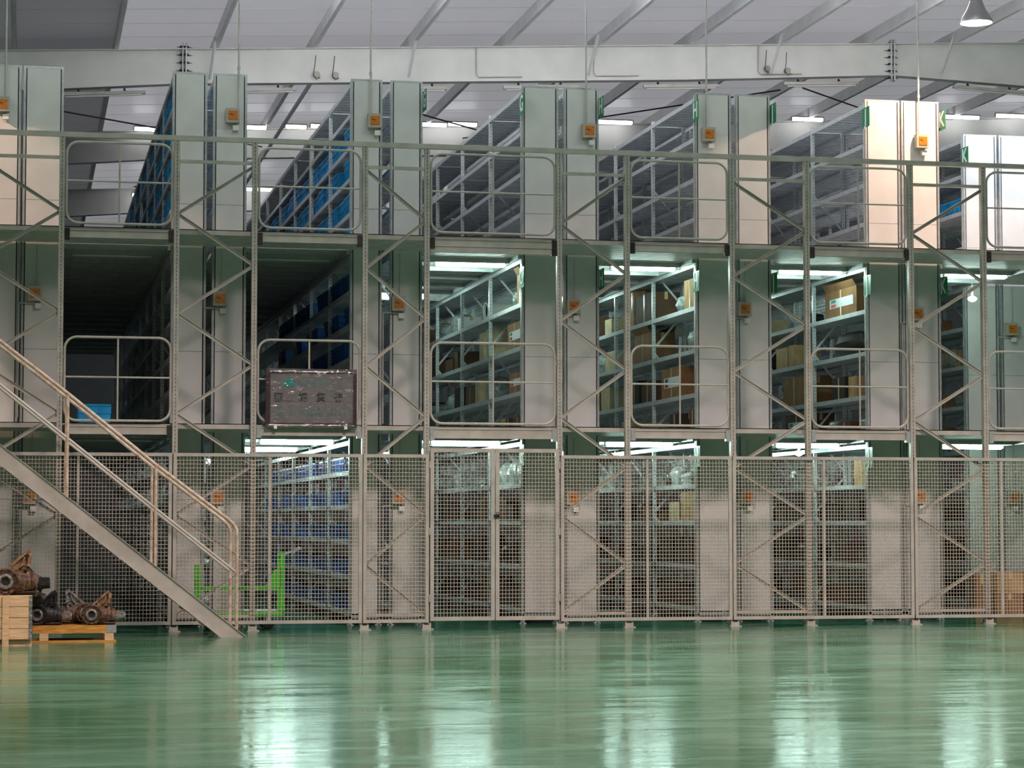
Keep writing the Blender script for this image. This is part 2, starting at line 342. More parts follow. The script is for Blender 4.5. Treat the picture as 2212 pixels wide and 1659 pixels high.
# ------------------------------------------------------------------ racks
P2 = 0.03
def shelf_mesh(w, L):
    mb = MB()
    mb.box(0.0, .022, .03, L-.02, -.055, .004).box(w-.022, w, .03, L-.02, -.055, .004)
    n = int(L / 0.2); st = (L - .06) / n
    for i in range(n):
        y0 = .03 + i * st
        mb.box(.02, w-.02, y0 + .006, y0 + st - .006, -.022, 0)
        mb.box(.03, w-.03, y0 + st * .45, y0 + st * .55, -.04, -.02)
    return mb.mesh('shelf', M['shelf'])
TIERS_STD = [0.20, 0.78, 1.38, 1.88, 2.44, 3.13, 3.74, 4.33, 4.93, 5.56, 6.11, 6.67, 7.22]
TIERS_BLUE = [0.18, .66, 1.13, 1.59, 2.04, 2.44, 3.1, 3.55, 4.0, 4.45, 4.93, 5.5, 5.97, 6.4, 6.83, 7.24]
BAY = 2.2
def rack(x0, x1, y0, bays, tiers, label, aisle_left, backmesh=False):
    w = x1 - x0
    r = empty('shelving_rack', (x0, y0, 0), label, 'shelving rack', 'shelving racks')
    up = MB().box(-.024, .024, -.018, .030, 0, 7.27).box(-.045, .045, -.03, .05, 0, .012).mesh('upright', M['rackpost'])
    br = MB()
    z = .3
    while z < 6.0:
        br.bar((.02, 0, z), (w-.02, 0, z+.55), .03, .012); br.bar((w-.02, 0, z+.6), (.02, 0, z+1.15), .03, .012); z += 1.2
    brm = br.mesh('frame_brace', M['shelf'])
    for b in range(bays + 1):
        for xx in (.024, w-.024):
            o = bpy.data.objects.new('upright', up); COL.objects.link(o); o.parent = r; o.location = (xx, b*BAY + .03, 0)
        if b:
            o = bpy.data.objects.new('frame_brace', brm); COL.objects.link(o); o.parent = r; o.location = (0, b*BAY + .03, 0)
    sm = shelf_mesh(w, BAY)
    for b in range(bays):
        for z in tiers:
            o = bpy.data.objects.new('shelf', sm); COL.objects.link(o); o.parent = r; o.location = (0, b*BAY + .03, z)
    # end panels: four folded sheets, one above the other
    for za, zb in ((.155, 1.655), (1.66, 3.595), (3.6, 5.54), (5.545, 7.28)):
        m = MB().box(.044, w-.044, -.030, -.020, za, zb).box(.044, .058, -.020, .0, za, zb).box(w-.058, w-.044, -.020, .0, za, zb)
        o = bpy.data.objects.new('end_panel', m.mesh('end_panel', M['panel'])); COL.objects.link(o); o.parent = r
    m = MB().box(.0, .030, -.034, -.020, .02, 7.27).box(w-.030, w, -.034, -.020, .02, 7.27).box(0, w, -.034, -.012, 7.27, 7.292).box(0, w, -.034, -.012, .09, .135)
    o = bpy.data.objects.new('panel_frame', m.mesh('panel_frame', M['galv'])); COL.objects.link(o); o.parent = r
    for xe in (.0305, w-.0435):  # black strips darken the panel gaps in place of real shade
        o = bpy.data.objects.new('edge_seal', MB().box(xe, xe+.013, -.018, -.012, .14, 7.26).mesh('edge_seal', M['black'])); COL.objects.link(o); o.parent = r
    if backmesh:
        bmx = MB()
        xb = w - .012 if aisle_left else .006
        for i in range(int(BAY / .05)): bmx.box(xb, xb+.004, i*.05, i*.05+.004, 0, .5)
        for i in range(11): bmx.box(xb, xb+.004, 0, BAY-.05, i*.05, i*.05+.004)
        me = bmx.mesh('back_mesh', M['galv'])
        for b in range(bays):
            for z in backmesh:
                o = bpy.data.objects.new('back_mesh', me); COL.objects.link(o); o.parent = r; o.location = (0, b*BAY + .05, z + .02)
    return r
Y0 = 30.3
XR = [(-.63, -.132, Y0, 6, TIERS_STD, 'rack at the left edge of the photo, farthest left', 1, None),
      (-.102, .411, Y0, 6, TIERS_STD, 'rack whose end panel stands directly left of the dark aisle', 0, None),
      (1.817, 2.272, Y0, 9, TIERS_BLUE, 'rack of blue bins directly right of the leftmost aisle', 1, None),
      (2.351, 2.797, Y0, 5, TIERS_STD, 'rack backed against the leftmost blue-bin rack', 0, None),
      (4.181, 4.607, Y0, 8, TIERS_BLUE, 'rack of blue bins seen through the second aisle, behind the notice board', 1, None),
      (4.720, 5.155, Y0, 5, TIERS_STD, 'rack with the leftmost G plate on its right edge', 0, None),
      (6.520, 7.031, Y0, 5, TIERS_STD, 'rack with G plate on its left edge, seen through the double gate aisle', 1, (2.0, 4.33, 6.11)),
      (7.109, 7.597, Y0, 4, TIERS_STD, 'rack with H plate on its right edge', 0, None),
      (8.968, 9.488, Y0, 4, TIERS_STD, 'rack with H plate on its left edge', 1, (2.0, 4.33, 6.11)),
      (9.555, 10.053, Y0, 4, TIERS_STD, 'rack with J plate on its right edge', 0, None),
      (11.448, 11.965, Y0, 4, TIERS_STD, 'rack with J plate on its left edge, top panel lit warm', 1, (2.0, 4.33, 6.11)),
      (11.986, 12.548, Y0, 4, TIERS_STD, 'warm lit rack with the far right control boxes on its end panel', 0, None),
      (13.956, 14.503, 32.75, 4, TIERS_STD, 'bright white rack with K plate, set farther back', 1, None),
      (14.541, 15.075, 32.75, 4, TIERS_STD, 'bright white rack cut off by the right edge', 0, None)]
for a in XR: rack(a[0], a[1], a[2], a[3], a[4], 'grey steel ' + a[5], a[6], a[7])

# ------------------------------------------------------------------ decks
def deck(x0, x1, y0, y1, z, label, group, along='x'):
    r = empty('mezzanine_deck', (x0, y0, z - .08), label, 'mezzanine deck', group)
    MB().box(x0, x1, y0, y1, z-.012, z).build('walking_surface', M['deck'], r)
    mb = MB(); y = y0 + .02
    while y < y1 - .06:
        mb.box(x0, x1, y, y + .055, z-.06, z-.012); y += .11
    mb.build('ribbed_underside', M['deck'], r)
    return r
for z, nm in ((2.594, 'lower'), (5.046, 'upper')):
    deck(-1.2, 16.5, 29.056, 30.24, z, 'narrow grey front walkway of the %s mezzanine level behind the guard rails' % nm, 'front walkways')
for z, nm in ((2.594, 'lower'), (5.046, 'upper')):
    deck(13.97, 16.5, 30.25, 32.68, z, 'ribbed %s deck before the white racks set farther back' % nm, 'decks before the white racks')
aisles = [(.411, 1.817, 'leftmost aisle', 9), (2.797, 4.181, 'aisle behind the notice board', 8), (5.155, 6.520, 'aisle behind the double mesh gate', 5), (7.597, 8.968, 'aisle marked H', 4), (10.053, 11.448, 'aisle marked J', 4), (12.548, 13.956, 'aisle marked K at the right', 4)]
for (a, b, nm, nb) in aisles:
    for z, tn in ((2.594, 'lower'), (5.046, 'upper')):
        r = deck(a+.004, b-.004, Y0+.0, Y0 + nb*BAY, z, 'ribbed steel %s deck over the %s' % (tn, nm), 'aisle decks')
        cm = MB().box(a+.046, b-.046, 0, .05, -.12, -.061).mesh('cross_beam', M['galv'], (a+.004, 0, 0))
        for i in range(nb * 2):
            o = bpy.data.objects.new('cross_beam', cm); COL.objects.link(o); o.parent = r; o.location = (0, .6 + i*1.1, .08)
        for xe in (a+.005, b-.045): MB().box(xe, xe+.04, Y0, Y0+nb*BAY, z-.12, z-.061).build('edge_angle', M['galv'], r)

# ------------------------------------------------------------------ facade frames
FR = [(-.62, .383, 'L', 'leftmost upright frame, half hidden by the staircase'), (1.805, 2.783, 'R', 'upright frame right of the leftmost opening, behind the stair foot'),
      (4.195, 4.996, 'L', 'narrow upright frame between the notice board and the double gate'), (6.743, 7.655, 'R', 'upright frame directly right of the double gate'),
      (9.085, 10.129, 'L', 'upright frame between the H aisle and the J aisle'), (11.596, 12.643, 'R', 'rightmost upright frame, in front of the warm lit panels')]
YF = 29.0
for i, (a, b, top, nm) in enumerate(FR):
    r = empty('mezzanine_upright_frame', (a, YF, 0), 'grey ' + nm, 'upright frame', 'mezzanine upright frames')
    for x in (a, b):
        p = MB().box(x-.034, x-.006, YF-.04, YF+.04, 0.01, 6.165).box(x+.006, x+.034, YF-.04, YF+.04, 0.01, 6.165).box(x-.006, x+.006, YF-.034, YF+.04, .01, 6.165)
        p.build('post', M['post'], r, org=(x, YF, 0))
        f = MB().box(x-.065, x+.085, YF-.085, YF+.07, 0, .012).box(x-.055, x-.035, YF-.07, YF+.05, .012, .085).box(x+.035, x+.055, YF-.07, YF+.05, .012, .085)
        f.box(x-.055, x+.055, YF-.075, YF-.062, .012, .06)
        f.build('foot_plate', M['steel'], r)
    MB().box(a+.03, b-.03, YF-.022, YF+.022, 5.885, 5.925).build('crossbar', M['steel'], r)
    MB().box(a+.03, b-.03, YF-.022, YF+.022, .165, .205).build('crossbar', M['steel'], r)
    zs = [5.87 - .631 * k for k in range(10)]
    s = 0 if top == 'L' else 1
    for k in range(9):
        xa, xb = (a+.03, b-.03) if (k + s) % 2 == 0 else (b-.03, a+.03)
        pa, pb = (xa, YF, zs[k]-.02), (xb, YF, zs[k+1]+.01)
        m = MB().bar(pa, pb, .042, .006, (0, 1, 0))
        d = (Vector(pb) - Vector(pa)).normalized(); u = d.cross(Vector((0,1,0))).normalized()
        for sgn in (-1, 1):
            off = u * (.019 * sgn) + Vector((0, -.012, 0))
            m.bar(Vector(pa)+off, Vector(pb)+off, .005, .024, (0, 1, 0))
        m.build('diagonal_brace', M['steel'], r)
# long top rail
r = empty('top_rail', (-1.2, YF, 6.17), 'long square steel rail along the top of the whole front', 'rail')
MB().box(-1.2, 16.5, YF-.035, YF+.035, 6.168, 6.229).build('rail', M['steel'], r)
for x in (.9, 3.5, 6.1, 8.6, 10.9, 13.6): MB().box(x, x+.16, YF-.038, YF+.038, 6.166, 6.231).build('rail_joint', M['steel'], r)
# edge channels of the two decks (thin, continuous) and opening beams
for z, nm in ((2.594, 'lower'), (5.046, 'upper')):
    tag(MB().box(-1.2, 16.5, YF+.042, YF+.049, z-.06, z+.006).box(-1.2, 16.5, YF+.042, YF+.055, z-.004, z+.006).build('deck_edge_angle', M['steel']),
        'thin pale edge strip running the full length of the %s walkway' % nm, 'edge strip', 'deck edge strips')
OPN = [(.383, 1.805, 'leftmost opening'), (2.783, 4.195, 'opening with the notice board'), (4.996, 6.743, 'opening above the double gate'), (7.655, 9.085, 'opening of the H aisle'), (10.129, 11.596, 'opening of the J aisle'), (12.643, 14.05, 'opening cut by the right edge')]
for (a, b, nm) in OPN:
    for z, tn in ((2.594, 'lower'), (5.046, 'upper')):
        g = 'walkway edge beams'
        r = empty('walkway_edge_beam', (a, YF, z-.2), 'pale channel beam under the %s walkway at the %s' % (tn, nm), 'beam', g)
        wide = nm.startswith('opening above')
        zt = z - .035; zb = z - (.14 if not wide or tn == 'upper' else .16)
        MB().box(a+.05, b-.05, YF-.02, YF+.02, zb, zt).box(a+.05, b-.05, YF-.032, YF-.02, zt-.012, zt).box(a+.05, b-.05, YF-.032, YF-.02, zb, zb+.012).build('channel', M['steel'], r)
        mb = MB()
        for x in (a+.04, b-.10): mb.box(x, x+.06, YF-.045, YF+.03, zb-.03, zt+.01)
        mb.build('end_bracket', M['darkmetal'] if tn == 'upper' or a < 1 else M['galv'], r)
r = empty('lintel_beam', (4.996, YF, 4.84), 'extra grey beam just under the upper walkway above the double gate opening', 'beam')
MB().box(5.04, 6.70, YF-.025, YF+.025, 4.83, 4.90).build('channel', M['steel'], r)
MB().box(6.64, 6.71, YF-.04, YF+.03, 4.82, 4.91).build('end_bracket', M['darkmetal'], r)

# ------------------------------------------------------------------ guard rails
def roundrect(x0, x1, z0, z1, rad, y, n=6):
    pts = []
    for cx, cz, a0 in ((x1-rad, z1-rad, 0), (x0+rad, z1-rad, 90), (x0+rad, z0+rad, 180), (x1-rad, z0+rad, 270)):
        for i in range(n+1):
            a = R(a0 + 90*i/n); pts.append((cx + rad*math.cos(a), y, cz + rad*math.sin(a)))
    return pts
for i, (a, b, nm) in enumerate(OPN):
    for tn, z0, z1 in (('lower', 2.625, 3.665), ('upper', 5.09, 6.11)):
        x0, x1 = a + .055, b - .06
        r = empty('guard_rail', ((x0+x1)/2, YF, z0), 'round-cornered guard rail, %s walkway, %s' % (tn, nm), 'guard rail', 'guard rails')
        MB().tube(roundrect(x0, x1, z0, z1, .15, YF-.005), .0165, 8, True).build('outer_tube', M['steel'], r, True)
        xm = (x0+x1)/2 + (.0 if i else .0); zm = z0 + (z1-z0)*.52
        MB().tube([(xm, YF-.005, z0+.015), (xm, YF-.005, z1-.015)], .012, 8).build('upright_bar', M['steel'], r, True)
        MB().tube([(x0+.015, YF-.005, zm), (x1-.015, YF-.005, zm)], .012, 8).build('cross_bar', M['steel'], r, True)
        mb = MB()
        for xx in (x0-.010, x1+.013):
            for zz in (z0+.25, z1-.25): mb.box(xx-.010, xx+.010, YF-.015, YF+.01, zz-.012, zz+.012)
        mb.build('clamp', M['steel'], r)

# ------------------------------------------------------------------ mesh fence and gate
def wires(x0, x1, z0, z1, y, th=.0058):
    mb = MB(); n = max(1, round((x1-x0)/.0425)); k = max(1, round((z1-z0)/.0475))
    for i in range(1, n): 
        x = x0 + (x1-x0)*i/n; mb.box(x-th/2*.85, x+th/2*.85, y-.002, y+.002, z0, z1)
    for i in range(1, k):
        z = z0 + (z1-z0)*i/k; mb.box(x0, x1, y-.006, y-.002, z-th/2, z+th/2)
    return mb
def fence(name, x0, x1, z0, z1, label, mids=(), cat='mesh fence panel', group='mesh fence panels', fw=.042, pin=True, yy=28.925):
    r = empty(name, (x0, yy, z0), label, cat, group)
    mb = MB()
    mb.box(x0, x1, yy-.018, yy+.018, z1-fw, z1).box(x0, x1, yy-.018, yy+.018, z0, z0+fw)
    mb.box(x0, x0+fw, yy-.0175, yy+.0175, z0, z1).box(x1-fw, x1, yy-.0175, yy+.0175, z0, z1)
    mb.build('panel_frame', M['steel'], r)
    wires(x0+fw, x1-fw, z0+fw, z1-fw, yy).build('wire_mesh', M['wire'], r)
    for m in mids: MB().box(m-.016, m+.016, yy-.012, yy+.016, z0+.04, z1-.04).build('middle_post', M['steel'], r)
    return r
fence('mesh_fence_panel', -1.05, 1.77, .09, 2.225, 'wire mesh fence panel under and behind the staircase, leftmost', (.62,))
fence('mesh_fence_panel', 1.785, 4.16, .09, 2.225, 'wire mesh fence panel in front of the green cart and blue bins', (2.99,))
fence('mesh_fence_panel', 4.175, 5.015, .09, 2.225, 'narrow wire mesh fence panel directly left of the double gate')
fence('mesh_fence_panel', 6.745, 9.045, .09, 2.225, 'wire mesh fence panel directly right of the double gate', (7.90,))
fence('mesh_fence_panel', 9.06, 11.57, .09, 2.225, 'wire mesh fence panel before the J aisle, second right of the gate', (10.32,))
fence('mesh_fence_panel', 11.585, 14.2, .09, 2.225, 'wire mesh fence panel at the right edge of the photo', (12.83,))
g1 = fence('mesh_gate', 5.035, 5.875, .11, 2.305, 'left leaf of the double wire mesh gate', (), 'gate', 'double mesh gate leaves', .05)
g2 = fence('mesh_gate', 5.885, 6.72, .11, 2.305, 'right leaf of the double wire mesh gate', (), 'gate', 'double mesh gate leaves', .05)
MB().box(5.86, 5.93, 28.885, 28.905, 1.42, 1.46).tube([(5.89, 28.88, 1.46), (5.89, 28.87, 1.49), (5.92, 28.87, 1.49), (5.92, 28.88, 1.46)], .005, 6).build('latch', M['darkmetal'], g2)
for g, x in ((g1, 5.03), (g2, 6.725)):
    mb = MB()
    for z in (.35, 1.2, 2.05): mb.tube([(x, 28.905, z), (x, 28.905, z+.09)], .012, 8)
    mb.build('hinge', M['steel'], g)

# ------------------------------------------------------------------ staircase
SA = math.atan2(2.26, 2.87); TS = math.tan(SA)
st = empty('staircase', (1.2, 27.9, 0), 'grey steel staircase rising to the left with two rusty-edged handrails', 'staircase')
def sz(x): return max(0, (2.57 - x) * TS)
XT = -1.0
for y in (27.42, 28.32):
    up = [(2.57, 0), (2.27, 0), (XT, (2.27-XT)*TS), (XT, (2.57-XT)*TS)]
    s = MB().prism(up, (0, y-.004, 0), (1,0,0), (0,0,1), (0,.008,0))
    sg = 1 if y < 28 else -1
    # flanges of the channel turned inwards towards the treads, thin lip outside
    for (xa, xb, dz) in ((2.57, XT, 0), (2.27, XT, 0)):
        s.bar((xa, y, .004), (xb, y, (xa-xb)*TS), .008, .05 , (0,1,0))
    s.build('stringer', M['steel'], st)
n = 14
for i in range(n):
    z = .17 + i * .185; x = 2.42 - z / TS
    if x < XT + .1: break
    MB().box(x-.14, x+.13, 27.43, 28.31, z-.03, z).build('tread', M['galv'], st)
for y, nm in ((27.42, 'near'), (28.32, 'far')):
    pts = [(XT, y, 3.47 + (-.33-XT)*.79), (.46, y, 2.87), (1.49, y, 2.04), (2.36, y, 1.385), (2.41, y, 1.335), (2.445, y, 1.27), (2.45, y, 1.2), (2.45, y, .10)]
    h = MB().tube(pts, .021, 8).build('handrail', M['rusty'], st, True)
    MB().tube([(XT, y, 2.33 + (.48-XT)*.80), (.48, y, 2.33), (1.48, y, 1.53), (2.44, y, .77)], .017, 8).build('middle_rail', M['steel'], h, True)
    for x in (-.55, .46, 1.49):
        zt = 2.87 + (.46-x)*.806
        MB().tube([(x, y, sz(x) - .01), (x, y, zt)], .019, 8).build('rail_post', M['rusty'], h, True)

# ------------------------------------------------------------------ letter plates
def text_mesh(s, size, m, name='letter', bold=.0, ext=.002):
    c = bpy.data.curves.new(name, 'FONT'); c.body = s; c.size = size; c.align_x = 'CENTER'; c.align_y = 'CENTER'; c.extrude = ext; c.offset = bold
    t = bpy.data.objects.new('tmp', c); COL.objects.link(t)
    dg = bpy.context.evaluated_depsgraph_get(); dg.update()
    me = bpy.data.meshes.new_from_object(t.evaluated_get(dg)); me.name = name
    bpy.data.objects.remove(t); me.materials.clear(); me.materials.append(m); return me
LM = {k: text_mesh(k, .30, M['letter'], bold=.006) for k in 'GHJK'}
ROTL = Matrix(((0,0,-1,0),(-1,0,0,0),(0,1,0,0),(0,0,0,1)))   # text x -> -Y, text y -> +Z, facing -X
def plate(L, x, y, z, where):
    p = MB().box(x-.003, x+.003, y-.14, y+.14, z-.14, z+.14).build('letter_plate', M['green'], org=(x, y, z))
    tag(p, 'green letter %s plate, %s' % (L, where), 'sign', 'green letter plates')
    o = bpy.data.objects.new('letter', LM[L]); COL.objects.link(o); o.parent = p
    o.matrix_local = Matrix.Translation((-.006, 0, 0)) @ ROTL
for (L, x, side) in (('G', 5.17, 'right edge of rack left of the gate aisle'), ('G', 6.505, 'left edge of rack in the gate aisle'), ('H', 7.612, 'right edge of rack left of the H aisle'),
                     ('H', 8.953, 'left edge of rack in the H aisle'), ('J', 10.068, 'right edge of rack left of the J aisle'), ('J', 11.433, 'left edge of rack in the J aisle'),
                     ('K', 12.563, 'right edge of the warm lit rack')):
    plate(L, x, 30.19, 7.02, 'top tier, ' + side)
    plate(L, x, 30.19, 4.66, 'middle tier, ' + side)
    if x in (6.505, 8.953, 11.433): plate(L, x, 30.19, 2.26, 'bottom tier, ' + side)
plate('K', 13.94, 32.62, 6.93, 'on the top tier of the white rack set farther back')

# ------------------------------------------------------------------ orange control boxes
def cbox(x, z, y, label, conduit=None, side=False, tagx=.04):
    r = empty('control_box', (x, y, z), label, 'control box', 'orange-fronted control boxes')
    MB().box(x-.09, x+.09, y-.075, y+.028, z-.095, z+.095).build('case', M['boxgrey'], r)
    p = MB().box(x-.06, x+.062, y-.083, y-.075, z-.062, z+.058).build('front_plate', M['orange'], r)
    MB().box(x-.040, x-.016, y-.086, y-.083, z+.004, z+.016).box(x-.006, x+.018, y-.086, y-.083, z+.006, z+.012).build('printed_mark', M['ink'], p)
    MB().box(x+tagx-.035, x+tagx+.04, y-.03, y+.028, z-.19, z-.125).build('socket', M['white'], r)
    MB().tube([(x+tagx, y, z-.09), (x+tagx, y, z-.13)], .01, 6).build('socket_pipe', M['conduit'], r)
    if conduit:
        MB().tube([(x+conduit, y, z+.09), (x+conduit, y, roof_z(x)+.15)], .0135, 8).tube([(x+conduit, y, z+.62), (x+conduit, y, z+.66)], .022, 8).build('drop_conduit', M['conduit'], r, True)
    if side:
        MB().tube([(x-.2, y+.01, z-.12), (x+.02, y+.01, z-.12)], .010, 6).tube([(x-.2, y+.01, z-.12), (x-.2, y+.01, max(.2, z-1.6))], .010, 6).build('side_pipe', M['conduit'], r, True)
        zc = 2.5 if z < 2.6 else 4.95
        MB().tube([(x+.02, y, z+.09), (x+.02, y, zc)], .006, 6).build('cable', M['conduit'], r, True)
YB = 30.22
for x, z, c, nm in ((-.37, 6.76, .04, 'cut off at the left edge'), (2.6, 6.72, .08, 'on the panel beside the leftmost blue bins'), (4.49, 6.72, -.05, 'beside the second blue-bin rack'), (7.44, 6.69, -.03, 'left of the top H plate'), (9.14, 6.70, -.02, 'between the top H and J plates'), (12.26, 6.71, -.03, 'on the warm lit panel')):
    cbox(x, z, YB, 'orange-fronted control box with pipe from roof, ' + nm, c)
for x, z, nm in ((.07, 4.31, 'on the leftmost panels'), (2.45, 4.29, 'between the two dark aisles'), (4.82, 4.27, 'left of the gate aisle'), (7.22, 4.28, 'left of the H aisle'), (9.64, 4.29, 'left of the J aisle'), (12.16, 4.27, 'left of the K aisle')):
    cbox(x, z, YB, 'orange-fronted grey control box on the middle tier ' + nm, None, True)
for x, z, nm in ((.04, 1.69, 'behind the staircase stringer'), (2.44, 1.69, 'above the green cart'), (4.83, 1.70, 'left of the mesh gate'), (7.21, 1.69, 'right of the mesh gate'), (9.66, 1.71, 'left of the J aisle'), (12.17, 1.72, 'left of the K aisle')):
    cbox(x, z, YB, 'orange-fronted grey control box on the bottom tier ' + nm, None, True)
cbox(14.68, 4.30, 32.67, 'orange-fronted control box on the middle tier at the right edge', None, True)
cbox(14.67, 1.73, 32.67, 'orange-fronted control box on the bottom tier at the right edge above cartons', None, True)

# ------------------------------------------------------------------ lamps
def fixture(name, x0, x1, y, z, label, lit, group, m=None):
    r = empty(name, ((x0+x1)/2, y, z), label, 'tube lamp', group)
    MB().box(x0-.02, x1+.02, y-.035, y+.035, z+.035, z+.06).box(x0-.03, x0-.008, y-.022, y+.022, z-.022, z+.04).box(x1+.008, x1+.03, y-.022, y+.022, z-.022, z+.04).build('housing', M['steel'], r)
    k = .036 if lit else .02  # lit tubes drawn fatter to stand in for their bloom
    MB().tube([(x0-.004, y, z), (x0+.015, y, z), (x1-.015, y, z), (x1+.004, y, z)], [k*.6, k, k, k*.6], 12).build('tube', m if m else (M['tube'] if lit else M['off']), r, True)
    return r
up = 'upper deck'; lo = 'lower deck'
fixture('tube_lamp', .56, 1.60, 31.0, 4.92, 'unlit tube lamp under the upper deck in the leftmost dark aisle', False, 'unlit deck tube lamps')
fixture('tube_lamp', 3.0, 4.0, 31.0, 4.92, 'unlit tube lamp under the upper deck above the notice board', False, 'unlit deck tube lamps')
fixture('tube_lamp', .62, 1.64, 31.3, 2.46, 'unlit tube lamp under the lower deck in the leftmost dark aisle', False, 'unlit deck tube lamps')
for (x0, x1, y, z, nm) in (
    (5.48, 6.44, 31.05, 4.92, 'middle tier of the gate aisle, nearest'), (5.24, 6.10, 35.5, 4.90, 'middle tier of the gate aisle, farther back'),
    (7.98, 8.88, 31.05, 4.92, 'middle tier of the H aisle'), (10.44, 11.36, 31.05, 4.92, 'middle tier of the J aisle'), (12.95, 13.88, 31.05, 4.92, 'middle tier of the K aisle'),
    (3.10, 4.07, 31.2, 2.45, 'bottom tier over the blue bins, nearest'), (3.0, 3.95, 34.4, 2.45, 'bottom tier over the blue bins, second back'), (2.90, 3.46, 37.4, 2.45, 'bottom tier over the blue bins, third back'), (2.90, 3.6, 41.1, 2.44, 'bottom tier over the blue bins, farthest'),
    (5.50, 6.44, 31.45, 2.455, 'bottom tier behind the gate, nearest'), (5.2, 6.0, 35.0, 2.45, 'bottom tier behind the gate, farther back'),
    (7.96, 8.90, 31.3, 2.455, 'bottom tier of the H aisle'), (10.46, 11.38, 31.3, 2.455, 'bottom tier of the J aisle'), (12.98, 13.9, 31.3, 2.455, 'bottom tier of the K aisle'),
    (7.8, 8.7, 35.6, 4.92, 'middle tier of the H aisle, farther back'), (10.2, 11.1, 35.6, 4.92, 'middle tier of the J aisle, farther back'), (7.8, 8.7, 35.6, 2.45, 'bottom tier of the H aisle, farther back'), (10.2, 11.1, 35.6, 2.45, 'bottom tier of the J aisle, farther back')):
    fixture('tube_lamp', x0, x1, y, z, 'glowing tube lamp under the deck, ' + nm, True, 'lit deck tube lamps')
for x, y, z, nm in ((12.28-.9, 33.0, 2.40, 'under the lower deck at the bottom tier J plate'), (13.9, 32.3, 4.72, 'beside the white K rack on the middle tier')):
    r = empty('bulb_lamp', (x, y, z), 'small round glowing bulb lamp ' + nm, 'bulb lamp', 'bulb lamps')
    MB().lathe([(0, -.05), (.05, -.03), (.075, 0), (.05, .03), (0, .04)], (x, y, z), (0,0,1), 14).build('bulb', M['bulb'], r, True)
    MB().tube([(x, y, z+.03), (x, y, z+(.255 if z > 4 else .10))], .02, 8).build('holder', M['white'], r, True)
# roof tubes, lit
for i, (x0, x1) in enumerate(((1.9, 2.28), (3.9, 4.36), (4.74-.0, 5.12), (5.22, 5.72), (7.36, 7.84), (7.88, 8.43), (10.75, 11.54), (14.1, 14.45), (14.85, 15.48), (17.95, 18.82), (19.2, 20.1), (22.0, 23.0))):
    fixture('roof_tube_lamp', x0, x1, 43.3, roof_z((x0+x1)/2) - .03, 'glowing tube lamp hung at the roof before the second roof beam, %s from the left' % ORD[i], True, 'lit roof tube lamps', M['tubew'])
for i, (x0, x1, z) in enumerate(((6.9, 8.0, 8.9), (9.3, 10.3, 9.0), (11.8, 12.8, 9.1), (2.2, 3.2, 8.55), (4.3, 5.3, 8.75))):
    fixture('roof_tube_lamp', x0, x1, 50.9, z, 'glowing tube lamp far back at the third roof beam, %s placed' % ORD[i], True, 'far lit roof tube lamps', M['tubew'])
for i, x0 in enumerate((2.7, 5.0, 7.5, 10.0, 12.5)):  # unseen row, added to brighten the near beam, purlins and top shelves
    fixture('roof_tube_lamp', x0, x0+1.25, 31.6, roof_z(x0) + .02, 'added fill tube lamp at the roof above the first rack bays, %s from the left' % ORD[i], True, 'added fill lamps over the rack ends', M['tube_fill_rack'])
for i, x0 in enumerate((-3.2, -.4, 2.4, 5.2, 8.0, 10.8, 16.4)):  # unseen row, added to lighten the top tier panels and frames
    fixture('roof_tube_lamp', x0, x0+1.25, 27.0, roof_z(x0) - .12, 'added fill tube lamp at the roof over the front walkway, %s from the left' % ORD[i], True, 'added front roof fill lamps', M['tube_fill_front'])
# roof tubes, unlit, under the nearest beam
for i, (x0, x1, z0, z1) in enumerate(((.45, 1.73, 7.96, 8.04), (2.95, 4.08, 8.12, 8.18), (5.55, 6.5, 8.26, 8.29), (7.42, 8.69, 8.34, 8.41), (9.75, 11.03, 8.45, 8.51), (12.15, 13.44, 8.59, 8.65), (15.13, 16.5, 8.66, 8.60))):
    r = empty('roof_tube_lamp', (x0, 35.85, z0), 'unlit tube fitting hung under the nearest roof beam, %s from the left' % ORD[i], 'tube lamp', 'unlit roof tube fittings')
    MB().bar((x0, 35.85, z0), (x1, 35.85, z1), .05, .06).build('housing', M['steel'], r)
    MB().tube([(x0+.05, 35.82, z0-.045), (x1-.05, 35.82, z1-.045)], .014, 8).build('tube', M['off'], r, True)
    mb = MB()
    for t in (.2, .75):
        x = x0 + (x1-x0)*t; z = z0 + (z1-z0)*t
        mb.bar((x, 35.86, z+.02), (x, 35.9, z+.07), .03, .03, (1,0,0))
    mb.build('bracket', M['darkmetal'], r)
# round roof pipe pair over the second aisle
tag(MB().tube([(4.35, 36.2, 8.35), (4.35, 59, 8.35)], .035, 8).build('roof_pipe', M['purlin'], smooth=True), 'pale pipe running back under the roof over the second aisle', 'pipe')
# high bay lamp
lx, ly, lz = 12.62, 29.08, 8.17
r = empty('high_bay_lamp', (lx, ly, lz), 'bell-shaped high bay lamp glowing white at the top right', 'high bay lamp')
MB().lathe([(.222, 0), (.225, .02), (.19, .09), (.13, .19), (.10, .26), (.09, .30), (.07, .31)], (lx, ly, lz), (0,0,1), 28).lathe([(.218, .002), (.18, .09), (.12, .18), (0, .2)], (lx, ly, lz), (0,0,1), 28).build('shade', M['shade'], r, True)
MB().lathe([(0, -.012), (.12, -.01), (.19, .004), (.205, .02), (.0, .03)], (lx, ly, lz), (0,0,1), 28).build('lens', M['lens'], r, True)
MB().lathe([(.0, .30), (.075, .30), (.085, .36), (.07, .44), (0, .45)], (lx, ly, lz), (0,0,1), 18).build('ballast', mat('ballast_copper', (150, 84, 60), .5), r, True)
MB().tube([(lx, ly, lz+.44), (lx, ly, roof_z(lx)+.1)], .012, 6).build('hanger', M['conduit'], r, True)
